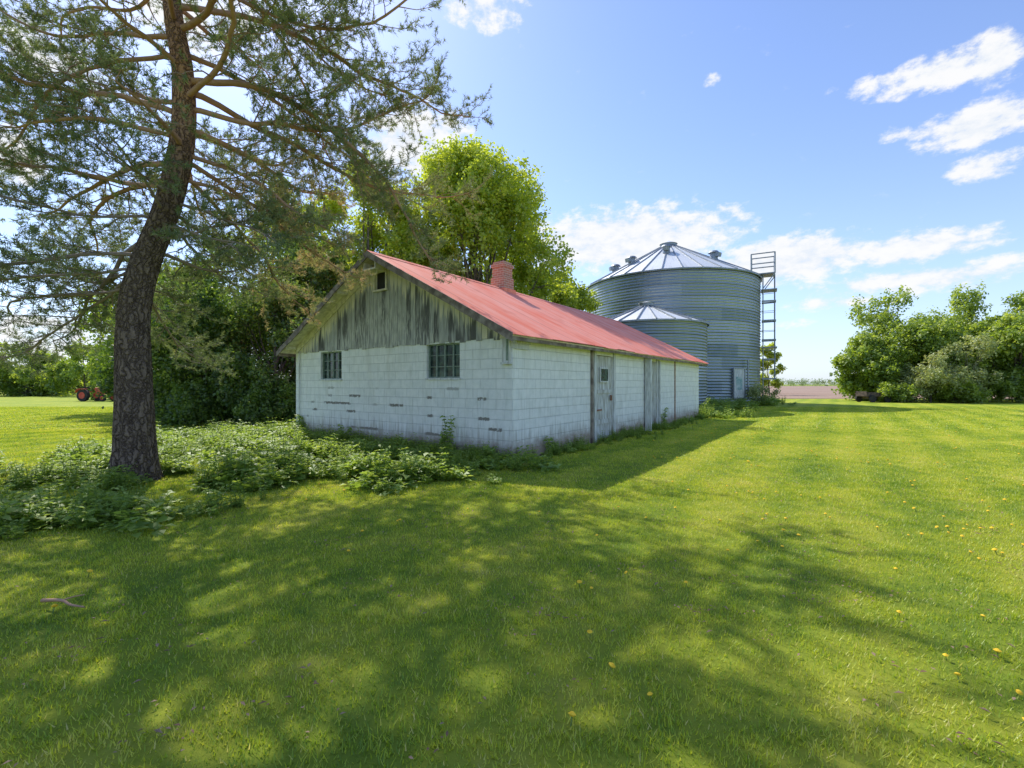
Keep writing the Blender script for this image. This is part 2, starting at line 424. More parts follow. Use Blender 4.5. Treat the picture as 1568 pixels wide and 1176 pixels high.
cgB = proto_coll('grass_mid_proto', [blade_patch('gb%d' % i, 1.1, 2000, .018, .038, .010) for i in range(3)])
cgC = proto_coll('grass_far_proto', [blade_patch('gc%d' % i, 2.2, 1500, .018, .040, .03) for i in range(3)])
def grid(y0, y1, step):
    out = []
    y = y0
    while y < y1:
        xm = y * 1.2 + 1.0
        for x in np.arange(-xm, xm, step):
            s, w = to_local(x, y)
            if .6 < s < LEN - .6 and .6 < w < WID - .6: continue
            out.append((x + step / 2, y + step / 2, 0))
        y += step
    return np.array(out)
for nm, g, c, k in (('lawn_grass', grid(.9, 6, 1.0), cgA, 4), ('lawn_grass', grid(5.9, 14, 1.0), cgB, 3), ('lawn_grass', grid(13.9, 28, 2.0), cgC, 3)):
    n = len(g); r = np.zeros((n, 3)); r[:, 2] = rng.integers(0, 4, n) * np.pi / 2 + rng.normal(0, .1, n)
    scatter(nm, g, r, np.ones(n), rng.integers(0, k, n), c)

# dandelions and litter
mbs = MB(); mbs.cyl((0, 0), .003, .0025, 0, .035, 5, 1); mbs.cyl((0, 0), .009, .017, .035, .042, 10, 0); mbs.cyl((0, 0), .017, .006, .042, .05, 10, 0)
dn = mbs.obj('dandelion_p', [M_yellow, M_stem]); scene.collection.objects.unlink(dn)
cD = proto_coll('dandelion_proto', [dn])
P = []
while len(P) < 760:
    y = 1.9 + rng.random() ** 1.2 * 26; x = rng.uniform(-1.2, 1.2) * y
    nz = mnoise.noise(Vector((x * .5, y * .5, 3)))
    pr = .3 + nz * 1.3 + (.55 if (x > 2.2 or x < -6) else -.25)
    s, w = to_local(x, y)
    if rng.random() < pr * .6 and not (-.2 < s < LEN and -.2 < w < WID): P.append((x, y, 0))
n = len(P); scatter('dandelions', P, zrot(n, .25), rng.uniform(.7, 1.25, n), np.zeros(n), cD)
C = np.zeros((9, 3)); C[:, :2] = rng.uniform(-.2, .2, (9, 2)); C[:, 2] = .03
az = rng.uniform(0, 6.28, 9); Vv, Ff = leaves(C, np.stack([np.cos(az), np.sin(az), rng.uniform(-.2, .3, 9)], 1), np.tile([0, 0, 1.], (9, 1)), rng.uniform(.012, .04, 9), rng.uniform(.008, .018, 9))
lo = bpy.data.objects.new('litter_p', np_mesh('litter_p', Vv, Ff, [M_litter]))
cL = proto_coll('litter_proto', [lo])
P = np.stack([rng.uniform(-7, 6, 420), rng.uniform(1.7, 8.5, 420), np.zeros(420)], 1)
scatter('fallen_leaves', P, zrot(420), rng.uniform(.6, 1.3, 420), np.zeros(420), cL)
# fallen stick
tb = Tubes()
tb.add(catmull([(-3.15, 3.05, .05), (-3.0, 3.03, .06), (-2.9, 2.99, .05), (-2.8, 2.98, .04)], 5), np.linspace(.012, .005, 16), 6, .8)
tb.add(catmull([(-3.0, 3.02, .06), (-2.95, 3.06, .07), (-2.9, 3.09, .07)], 4), np.linspace(.006, .003, 9), 5, .8)
fs = empty('fallen_branch'); tb.obj('stick', M_branch, fs)

# weeds ------------------------------------------------------------
def weed_proto(name, nst, h, spread, ll, lw, per):
    C = []; D = []; L = []; W = []
    tb = Tubes()
    for i in range(nst):
        a = rng.uniform(0, 6.28); r0 = rng.uniform(0, spread * .4); b = np.array([math.cos(a) * r0, math.sin(a) * r0, 0])
        hh = h * rng.uniform(.5, 1.1); tip = b + np.array([math.cos(a) * spread * rng.uniform(.1, .8), math.sin(a) * spread * rng.uniform(.1, .8), hh])
        tb.add([b, (b + tip) / 2 + [0, 0, hh * .08], tip], [.004, .003, .002], 4)
        for k in range(per):
            f = (k + 1) / per; p = b + (tip - b) * f; la = rng.uniform(0, 6.28)
            for q in (0, math.pi):
                C.append(p); D.append((math.cos(la + q), math.sin(la + q), rng.uniform(-.1, .7))); sc = rng.uniform(.7, 1.2) * (1.15 - .5 * f)
                L.append(ll * sc); W.append(lw * sc)
    C = np.array(C); D = np.array(D); nrm_ = np.tile([0, 0, 1.], (len(C), 1)) + rng.normal(0, .25, (len(C), 3))
    V, F = leaves(C, D, nrm_, np.array(L), np.array(W), .25)
    T = np.repeat(np.clip(rng.normal(.5, .2, len(C)), 0, 1), 4)
    V2 = np.vstack(tb.V); F2 = np.vstack(tb.F) + len(V)
    me = np_mesh(name, np.vstack([V, V2]), np.vstack([F, F2]), [M_weed], tint=np.concatenate([T, np.full(len(V2), .2)]))
    return bpy.data.objects.new(name, me)
cW = proto_coll('weed_proto', [weed_proto('w0', 9, .20, .16, .10, .065, 3), weed_proto('w1', 10, .28, .14, .08, .04, 5),
                               weed_proto('w2', 8, .14, .2, .14, .10, 2), weed_proto('w3', 12, .34, .12, .06, .025, 6)])
poly = [(.5, 7.9), (-1.2, 7.1), (-2.6, 6.2), (-3.9, 5.2), (-5.2, 4.5), (-8.2, 4.8), (-9.0, 7.0), (-8.6, 10), (-9.5, 13.5), (-7, 15), (-6.3, 13.3), (.05, 8.65)]
def inpoly(x, y):
    c = False; j = len(poly) - 1
    for i in range(len(poly)):
        xi, yi = poly[i]; xj, yj = poly[j]
        if (yi > y) != (yj > y) and x < (xj - xi) * (y - yi) / (yj - yi) + xi: c = not c
        j = i
    return c
P = []; SC = []; ID = []
tries = 0
while len(P) < 1750 and tries < 60000:
    tries += 1
    x = rng.uniform(-9.5, .7); y = rng.uniform(4.2, 15)
    if not inpoly(x + rng.normal(0, .35), y + rng.normal(0, .35)): continue
    s, w = to_local(x, y)
    if s > -.08 and -.08 < w < WID + .1: continue
    nz = mnoise.noise(Vector((x * .9, y * .9, 0))) + .5 * mnoise.noise(Vector((x * 2.7, y * 2.7, 4)))
    if rng.random() > .5 + nz * 1.6: continue
    nearwall = -s < .9 and 0 < w < WID
    edge = y < 6.2
    sc = rng.uniform(.45, 1.25) * (1.0 + nz * .9) * (.75 if edge else 1.0)
    if nearwall: sc *= .6 + (w / WID) * .7
    P.append((x, y, -.01)); SC.append(sc); ID.append(rng.integers(0, 4) if nz < .1 else rng.choice([0, 2, 1]))
for i in range(380):
    s = rng.uniform(-.2, 14.3); w = -rng.gamma(1.6, .12) - .03
    if rng.random() < .35 + .8 * (mnoise.noise(Vector((s * .8, 5, 1))) + .3):
        p = C0 + DS * s + DW * w; P.append((p[0], p[1], -.01)); SC.append(rng.uniform(.35, .9)); ID.append(rng.choice([0, 1, 3, 3]))
for i in range(170):
    w = rng.uniform(-.1, 7.9); s = -rng.gamma(1.6, .11) - .04
    p = C0 + DS * s + DW * w; P.append((p[0], p[1], -.01)); SC.append(rng.uniform(.5, 1.15)); ID.append(rng.choice([0, 1, 3, 1]))
for cx, cy, rr in ((13.0, 37.8, 6.9), (8.22, 27.8, 3.6)):
    for i in range(200):
        a = rng.uniform(-math.pi, .3); q = rr + rng.gamma(1.5, .35); P.append((cx + math.cos(a) * q, cy + math.sin(a) * q, 0)); SC.append(rng.uniform(1, 2.4)); ID.append(rng.integers(0, 4))
for i in range(90):
    P.append((9.0 + rng.normal(0, .8), 21.3 + rng.normal(0, .8), 0)); SC.append(rng.uniform(.8, 1.8)); ID.append(rng.integers(0, 4))
n = len(P); scatter('weeds', P, zrot(n, .12), SC, ID, cW)

# tall weeds by wall
def tall_weed(x, y, h, seed):
    r = np.random.default_rng(seed); tb = Tubes(); C = []; D = []
    e = empty('wall_weed', (x, y, 0))
    for i in range(4):
        a = r.uniform(0, 6.28); hh = h * r.uniform(.6, 1)
        p = catmull([(0, 0, 0), (math.cos(a) * .05, math.sin(a) * .04, hh * .5), (math.cos(a) * .12, math.sin(a) * .08, hh)], 6)
        tb.add(p, np.linspace(.005, .002, len(p)), 5, .1)
        for q in p[2:]:
            for k in range(3):
                b = r.uniform(0, 6.28); C.append(q); D.append((math.cos(b), math.sin(b), r.uniform(-.3, .4)))
    C = np.array(C); n = len(C)
    V, F = leaves(C, np.array(D), np.tile([0, -.4, 1.], (n, 1)) + r.normal(0, .3, (n, 3)), r.uniform(.05, .11, n), r.uniform(.035, .07, n), .3)
    tb.obj('stems', M_stem, e)
    link(bpy.data.objects.new('leaves', np_mesh('leaves', V, F, [M_weed], tint=np.repeat(r.uniform(.2, .8, n), 4))), e)
for s, w, h, sd in ((-.12, 1.55, .85, 1), (-.2, .35, .36, 2), (8.6, -.15, .8, 3), (-.15, 1.8, .5, 4), (1.2, -.12, .4, 5), (14.5, -.2, .9, 6), (-.15, 5.2, .5, 7), (-.1, 7.4, .6, 8)):
    p = C0 + DS * s + DW * w; tall_weed(p[0], p[1], h, sd)

# ------------------------------------------------------------------ block shed
shed = empty('white_block_shed', (C0[0], C0[1], 0), math.atan2(DS[1], DS[0]))
TH = .2; ZT = 2.47; SL = .5214; ZR = 4.61
mb = MB()
ys = [0, 1.36, 2.35, 5.54, 6.52, WID]
for i in range(5):
    if i in (1, 3):
        mb.box(0, TH, ys[i], ys[i + 1], -.1, 1.63); mb.box(0, TH, ys[i], ys[i + 1], 2.37, ZT - .03)
    else: mb.box(0, TH, ys[i], ys[i + 1], -.1, ZT - .03)
mb.box(LEN - TH, LEN, 0, WID, -.1, ZT)
doors = [(3.62, 4.72), (7.35, 8.3)]
xs = [TH, 3.62, 4.72, 7.35, 8.3, LEN - TH]
for i in range(5):
    if i in (1, 3): mb.box(xs[i], xs[i + 1], 0, TH, 2.25, ZT)
    else: mb.box(xs[i], xs[i + 1], 0, TH, -.1, ZT)
mb.box(TH, LEN - TH, WID - TH, WID, -.1, ZT)
mb.poly([(LEN, 0, ZT), (LEN, WID, ZT), (LEN, WID / 2, ZR - .08)])
mb.obj('walls', [M_block], shed)
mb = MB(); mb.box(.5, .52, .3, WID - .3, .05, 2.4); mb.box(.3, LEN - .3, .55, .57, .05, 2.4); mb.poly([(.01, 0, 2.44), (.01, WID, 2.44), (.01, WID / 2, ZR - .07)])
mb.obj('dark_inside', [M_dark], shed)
mb = MB(); y = .0; bw = .15
def zt(yy): return ZR - .055 - SL * abs(yy - WID / 2)
VZ0, VZ1 = 3.78, 4.2
while y < WID - .01:
    y1 = min(y + bw - .008, WID); zb = 2.40 + rng.uniform(-.04, .015); xo = -.022 + rng.uniform(-.004, .004)
    segs = [(y, y1)] if not (y < WID / 2 < y1) else [(y, WID / 2), (WID / 2, y1)]
    for a, b in segs:
        mid = (a + b) / 2
        if abs(mid - WID / 2) < .18:   # vent opening
            for (z0, z1a, z1b) in ((zb, VZ0, VZ0), (VZ1, zt(a), zt(b))):
                mb.poly([(xo, b, z0), (xo, a, z0), (xo, a, z1a), (xo, b, z1b)], 0, [(b, zt(b) - z0), (a, zt(a) - z0), (a, zt(a) - z1a), (b, zt(b) - z1b)])
            continue
        if zt(a) < zb or zt(b) < zb: continue
        mb.poly([(xo, b, zb), (xo, a, zb), (xo, a, zt(a)), (xo, b, zt(b))], 0, [(b, zt(b) - zb), (a, zt(a) - zb), (a, 0), (b, 0)])
        mb.poly([(xo, b, zb), (0, b, zb), (0, a, zb), (xo, a, zb)], 0)
        mb.poly([(xo, a, zb), (0, a, zb), (0, a, zt(a)), (xo, a, zt(a))], 0, [(a, 1.2)] * 4)
        mb.poly([(xo, b, zb), (xo, b, zt(b)), (0, b, zt(b)), (0, b, zb)], 0, [(b, 1.2)] * 4)
    y += bw
mb.obj('gable_boards', [M_boards], shed)
# roof deck, soffit, barge boards
mb = MB(); OV = .3; x0, x1 = -.4, LEN + .35
for sg in (-1, 1):
    def Q(x, d, off):
        return (x, WID / 2 + sg * d, ZR - SL * d - off)
    D1 = WID / 2 + OV
    c = [Q(x0 + .03, 0, .06), Q(x1 - .03, 0, .06), Q(x1 - .03, D1 - .03, .06), Q(x0 + .03, D1 - .03, .06), Q(x0 + .03, 0, .03), Q(x1 - .03, 0, .03), Q(x1 - .03, D1 - .03, .03), Q(x0 + .03, D1 - .03, .03)]
    mb.hexa(c, 0)
    for xa, xb in ((x0 - .032, x0 - .002), (x1 - .028, x1)):
        nseg = 6
        for k in range(nseg):
            a = D1 * k / nseg; b = D1 * (k + 1) / nseg - .004
            hgt = .14 + rng.uniform(-.012, .012)
            mb.hexa([Q(xa, a, hgt), Q(xb, a, hgt), Q(xb, b, hgt), Q(xa, b, hgt), Q(xa, a, -.012), Q(xb, a, -.012), Q(xb, b, -.012), Q(xa, b, -.012)], 1)
    c = [Q(-.05, .2, .24), Q(-.03, .2, .24), Q(-.03, D1 - .42, .24), Q(-.05, D1 - .42, .24), Q(-.05, .2, .062), Q(-.03, .2, .062), Q(-.03, D1 - .42, .062), Q(-.05, D1 - .42, .062)]
    mb.hexa(c, 0)
    for d in (1.3, 2.6, 3.8):
        mb.hexa([Q(x0 + .04, d, .13), Q(-.055, d, .13), Q(-.055, d + .06, .13), Q(x0 + .04, d + .06, .13), Q(x0 + .04, d, .062), Q(-.055, d, .062), Q(-.055, d + .06, .062), Q(x0 + .04, d + .06, .062)], 0)
    yy0 = WID / 2 + sg * (D1 - .06); yy1 = WID / 2 + sg * (D1 - .035)
    xx = x0
    while xx < x1 - .1:
        xe = min(xx + rng.uniform(1.6, 2.6), x1)
        zt_ = ZR - SL * (D1 - .035) - .035
        mb.box(xx + .03, xe, min(yy0, yy1), max(yy0, yy1), zt_ - .085 - rng.uniform(0, .02), zt_, 1)
        xx = xe
    for xr in np.arange(.3, LEN, .6):
        a = WID / 2 + .0; b = D1 - .07
        mb.hexa([Q(xr, a, .14), Q(xr + .05, a, .14), Q(xr + .05, b, .12), Q(xr, b, .12), Q(xr, a, .062), Q(xr + .05, a, .062), Q(xr + .05, b, .062), Q(xr, b, .062)], 0)
mb.obj('roof_deck_and_trim', [M_cream, M_fascia], shed)
for sg in (-1, 1):
    xsn = np.arange(x0, x1 + .03, .0175); nx = len(xsn)
    ds = np.linspace(0, WID / 2 + OV + .03, 9); nd = len(ds)
    X, Dd = np.meshgrid(xsn, ds, indexing='ij')
    sheet = np.floor((X - x0) / .66).astype(int)
    rs = rng.uniform(-1, 1, sheet.max() + 3)
    rib = .0085 * np.sin(X * 2 * np.pi / .076)
    lift = .012 * rs[sheet] * (Dd / 4) ** 3
    sag = .02 * np.sin(X * .9 + 1) * np.sin(Dd * .8)
    Z = ZR - SL * Dd + rib + lift + sag * .5
    Dx = Dd + (Dd > 4.1) * .025 * rs[sheet + 1]
    V = np.stack([X, WID / 2 + sg * Dx, Z], -1).reshape(-1, 3)
    i = np.arange(nx - 1)[:, None] * nd; j = np.arange(nd - 1)[None, :]
    F = np.stack([i + j, i + j + 1, i + nd + j + 1, i + nd + j], -1).reshape(-1, 4)
    if sg > 0: F = F[:, ::-1]
    uvv = np.stack([X, Dd], -1).reshape(-1, 2)[F.ravel()]
    link(bpy.data.objects.new('roof_sheets', np_mesh('roof_sheets', V, F, [M_roof], uv=uvv, smooth=True)), shed)
mb = MB()
for sg in (-1, 1):
    mb.poly([(x0 - .03, WID / 2, ZR + .03), (x1 + .03, WID / 2, ZR + .03), (x1 + .03, WID / 2 + sg * .14, ZR + .018 - SL * .14), (x0 - .03, WID / 2 + sg * .14, ZR + .018 - SL * .14)])
mb.obj('ridge_cap', [M_roof], shed)
mb = MB(); yc = WID / 2
mb.box(-.012, .3, yc - .2, yc + .2, VZ0 - .02, VZ1 + .02, 1)
mb.box(-.06, -.03, yc - .24, yc - .2, VZ0, 4.179, 0); mb.box(-.06, -.03, yc + .2, yc + .24, VZ0, 4.179, 0); mb.box(-.07, -.03, yc - .26, yc + .26, VZ0 - .045, VZ0 - .002, 0)
mb.box(-.36, -.03, yc - .22, yc - .19, 4.22, 4.38, 0); mb.box(-.36, -.03, yc + .19, yc + .22, 4.22, 4.38, 0); mb.box(-.375, -.03, yc - .24, yc + .24, 4.18, 4.218, 0)
mb.obj('peak_vent', [M_cream, M_dark], shed)
for (a, b) in ((1.36, 2.35), (5.54, 6.52)):
    mb = MB(); z0, z1 = 1.63, 2.37
    mb.box(.10, .11, a, b, z0, z1, 1)
    f = .03
    mb.box(.06, .10, a, a + f, z0, z1); mb.box(.06, .10, b - f, b, z0, z1); mb.box(.06, .10, a + f, b - f, z0, z0 + f); mb.box(.06, .10, a + f, b - f, z1 - f, z1)
    for k in range(1, 4):
        yy = a + (b - a) * k / 4; mb.box(.065, .098, yy - .018, yy + .018, z0 + f, z1 - f)
    for k in (1, 2):
        zz = z0 + (z1 - z0) * k / 3; mb.box(.07, .096, a + f, b - f, zz - .008, zz + .008)
    mb.box(-.03, .06, a - .03, b + .03, z0 - .04, z0 - .002, 2)
    mb.obj('window', [M_frame, M_glass, M_white], shed)
mb = MB()
for (a, b), rec in zip(doors, (.03, .07)):
    n = 7; wdt = (b - a) / n
    for k in range(n):
        o_ = rng.uniform(0, .006); mb.box(a + k * wdt + .003, a + (k + 1) * wdt - .003, rec + o_, rec + .03 + o_, .06, 2.24, 0)
    mb.box(a + .05, b - .05, rec - .02, rec - .002, .45, .57, 0); mb.box(a + .05, b - .05, rec - .02, rec - .002, 1.25, 1.35, 0)
    for (u0, u1) in ((a - .1, a), (b, b + .1)):
        mb.box(u0, u1, -.035, .0 - .002, -.02, 2.34, 1)
    mb.box(a - .1, b + .1, -.034, -.002, 2.342, 2.43, 1)
    mb.box(a, b, .0, .1, .0, .055, 2)
mb.box(3.93, 4.38, -.004, .024, 1.58, 1.90, 3)
for (p0, p1, q0, q1) in ((3.89, 3.93, 1.54, 1.94), (4.38, 4.42, 1.54, 1.94)): mb.box(p0, p1, -.012, .026, q0, q1, 1)
mb.box(3.93, 4.38, -.012, .026, 1.90, 1.94, 1); mb.box(3.93, 4.38, -.012, .026, 1.54, 1.58, 1)
mb.box(3.66, 4.0, -.01, .004, .8, .84, 2); mb.box(4.55, 4.6, -.03, .01, 1.05, 1.2, 2)
mb.box(7.14, 7.24, -.22, -.037, -.02, 2.34, 1); mb.box(8.42, 8.5, -.1, -.002, -.02, 2.3, 1)
mb.box(10.4, 10.45, -.03, -.002, .0, 2.4, 2); mb.box(3.33, 3.4, -.06, -.002, -.02, 2.4, 4)
mb.obj('doors_and_frames', [M_doorw, M_white, M_rust, M_glass, M_fascia], shed)
mb = MB()
mb.box(-.07, -.002, .03, .2, 1.92, 2.38, 0); mb.box(-.09, -.071, .05, .09, 1.95, 2.36, 1); mb.box(-.1, -.002, .0, .22, 1.88, 1.918, 0)
mb.box(.0, .5, -.09, -.003, 2.28, 2.36, 0); mb.box(.02, .5, -.05, -.003, 2.18, 2.278, 0)
mb.cyl((-.04, 7.55), .018, .018, .05, 2.4, 8, 0)
mb.obj('corner_trim', [M_white, M_frame], shed)
mb = MB(); cx, cy = 4.93, 3.98
mb.box(cx - .27, cx + .27, cy - .27, cy + .27, 4.25, 4.98, 0)
mb.box(cx - .235, cx + .235, cy - .235, cy + .235, 4.98, 5.32, 0)
mb.box(cx - .27, cx + .27, cy - .27, cy + .27, 5.32, 5.42, 0)
mb.box(cx - .22, cx + .22, cy - .22, cy + .22, 5.42, 5.5, 0)
mb.box(cx - .1, cx + .1, cy - .1, cy + .1, 5.5, 5.56, 1)
mb.box(cx - .31, cx + .31, cy - .33, cy + .31, 4.45, 4.60, 2)
mb.obj('chimney', [M_brick, M_dark, M_roof], shed)

# ------------------------------------------------------------------ grain bins
def grain_bin(name, cx, cy, R, H, apex, pitch, nrib, vents, door=None, ladder=None):
    e = empty(name, (cx, cy, 0)); ns = 120
    zs = np.arange(0, H + .001, pitch / 4); nz_ = len(zs)
    a = np.linspace(0, 2 * np.pi, ns + 1)
    rr = R + .035 * np.sin(zs * 2 * np.pi / pitch)
    A, Z = np.meshgrid(a, zs, indexing='ij'); RR = np.tile(rr, (ns + 1, 1))
    V = np.stack([np.cos(A) * RR, np.sin(A) * RR, Z], -1).reshape(-1, 3)
    i = np.arange(ns)[:, None] * nz_; j = np.arange(nz_ - 1)[None, :]
    F = np.stack([i + j, i + nz_ + j, i + nz_ + j + 1, i + j + 1], -1).reshape(-1, 4)
    uvv = np.stack([A * R, Z], -1).reshape(-1, 2)[F.ravel()]
    link(bpy.data.objects.new('corrugated_wall', np_mesh('corrugated_wall', V, F, [M_galv], uv=uvv, smooth=True)), e)
    mb = MB(); ro = R + .14; rt = .45 * R / 6.7 + .15; zt0 = H - .03; sl = (apex - zt0) / ro
    def cone(r, lift=0): return zt0 + (ro - r) * sl + lift
    nb = nrib
    for k in range(nb):
        a0 = 2 * math.pi * k / nb; a1 = 2 * math.pi * (k + 1) / nb
        radii = np.linspace(ro, rt, 5)
        for q in range(4):
            r0, r1 = radii[q], radii[q + 1]
            mb.poly([(math.cos(a0) * r0, math.sin(a0) * r0, cone(r0)), (math.cos(a1) * r0, math.sin(a1) * r0, cone(r0)), (math.cos(a1) * r1, math.sin(a1) * r1, cone(r1)), (math.cos(a0) * r1, math.sin(a0) * r1, cone(r1))], 0,
                    [(k * 2.75, r0), (k * 2.75 + 2, r0), (k * 2.75 + 2, r1), (k * 2.75, r1)])
        mb.beam((math.cos(a0) * ro, math.sin(a0) * ro, cone(ro, .03)), (math.cos(a0) * rt, math.sin(a0) * rt, cone(rt, .03)), .05, 1, .09)
        mb.beam((math.cos(a0) * ro, math.sin(a0) * ro, zt0 - .02), (math.cos(a1) * ro, math.sin(a1) * ro, zt0 - .02), .03, 1, .09)
    mb.cyl((0, 0), rt + .05, rt + .05, apex - sl * rt - .05, apex - sl * rt + .22, 24, 1)
    mb.cyl((0, 0), rt + .12, .06, apex - sl * rt + .22, apex + .18, 24, 0)
    for va, vf in vents:
        va = R_(va); r = R * vf; p = Vector((math.cos(va) * r, math.sin(va) * r, cone(r)))
        mb.cyl((p.x, p.y), .3, .26, p.z - .1, p.z + .42, 14, 1)
        mb.cyl((p.x, p.y), .42, .3, p.z + .42, p.z + .56, 14, 1)
        o2 = Vector((math.cos(va), math.sin(va), 0))
        mb.beam(p + o2 * .1 + Vector((0, 0, .3)), p + o2 * .5 + Vector((0, 0, .22)), .4, 1, .3)
    mb.obj('cone_roof', [M_galvroof, M_steel], e)
    mb = MB()
    mb.cyl((0, 0), R + .15, R + .15, -.05, .12, 48, 0, cap=False)
    if door is not None:
        da = R_(door); r = Vector((math.cos(da), math.sin(da), 0)); t_ = Vector((-r.y, r.x, 0))
        def P(a, b, z): return r * (R + a) + t_ * b + Vector((0, 0, z))
        def bx(a0, a1, b0, b1, z0, z1, mi): mb.hexa([P(a0, b0, z0), P(a1, b0, z0), P(a1, b1, z0), P(a0, b1, z0), P(a0, b0, z1), P(a1, b0, z1), P(a1, b1, z1), P(a0, b1, z1)], mi)
        bx(-.1, .10, -.5, .5, .55, 2.55, 1); bx(.101, .14, -.58, -.5, .5, 2.62, 0); bx(.101, .14, .5, .58, .5, 2.62, 0); bx(.101, .14, -.5, .5, 2.55, 2.62, 0); bx(.101, .14, -.5, .5, .5, .56, 0)
        bx(.1, .115, -.3, .3, 1.1, 2.0, 2); bx(.0, .6, -.5, .5, 0, .15, 0)
        mb.beam(P(.16, .8, .4), P(.16, .8, 3.2), .08, 0)
    if ladder is not None:
        la = R_(ladder); r = Vector((math.cos(la), math.sin(la), 0)); t_ = Vector((-r.y, r.x, 0))
        def P(a, b, z): return r * (R + a) + t_ * b + Vector((0, 0, z))
        def bx(a0, a1, b0, b1, z0, z1, mi): mb.hexa([P(a0, b0, z0), P(a1, b0, z0), P(a1, b1, z0), P(a0, b1, z0), P(a0, b0, z1), P(a1, b0, z1), P(a1, b1, z1), P(a0, b1, z1)], mi)
        w = .06
        for b in (-.28, .28): mb.beam(P(.18, b, .4), P(.18, b, H + .2), w, 0)
        for z in np.arange(.5, H, .3): mb.beam(P(.18, -.25, z), P(.18, .25, z), .03, 0)
        zc = 1.9
        for (a, b) in ((.18, -.45), (.18, .45), (.95, -.3), (.95, .3)): mb.beam(P(a, b, zc), P(a, b, H + .2), .06, 0)
        for z in np.arange(zc, H - .4, 1.45):
            q = [P(.1, -.5, z), P(.98, -.4, z), P(.98, .4, z), P(.1, .5, z)]
            for k in range(3): mb.beam(q[k], q[k + 1], .11, 0)
            q = [p_ + Vector((0, 0, .7)) for p_ in q]
            for k in range(3): mb.beam(q[k], q[k + 1], .03, 0)
        for z in (H - 1.0, H - 5.3): bx(.05, 1.1, -.6, .6, z, z + .08, 0)
        for z in np.arange(1, H, 1.5):
            for b in (-.25, .25): mb.beam(P(0, b, z), P(.18, b, z), .03, 0)
        bx(-.6, .95, -.7, .7, H + .2, H + .28, 0)
        cs = [(-.6, -.7), (.95, -.7), (.95, .7), (-.6, .7)]
        for (a, b) in cs: mb.beam(P(a, b, H + .2), P(a, b, H + 1.75), .08, 0)
        for z in (H + 1.0, H + 1.75):
            for k in range(4): mb.beam(P(*cs[k], z), P(*cs[(k + 1) % 4], z), .07, 0)
        for b in (-.7, .7): mb.beam(P(.1, b, H - 1.0), P(.95, b, H + .2), .06, 0)
    mb.obj('fittings', [M_steel, M_white, M_teal], e)
    return e
c1 = (40 * math.sin(R_(18.97)), 40 * math.cos(R_(18.97)))
grain_bin('large_grain_bin', c1[0], c1[1], 6.7, 9.5, 13.2, .21, 32, [(-150, .62), (-55, .6), (-178, .66), (-112, .42), (30, .6), (110, .6)], door=-65.8, ladder=-28.7)
c2 = (29 * math.sin(R_(16.47)), 29 * math.cos(R_(16.47)))
grain_bin('small_grain_bin', c2[0], c2[1], 3.4, 5.0, 6.35, .168, 22, [])

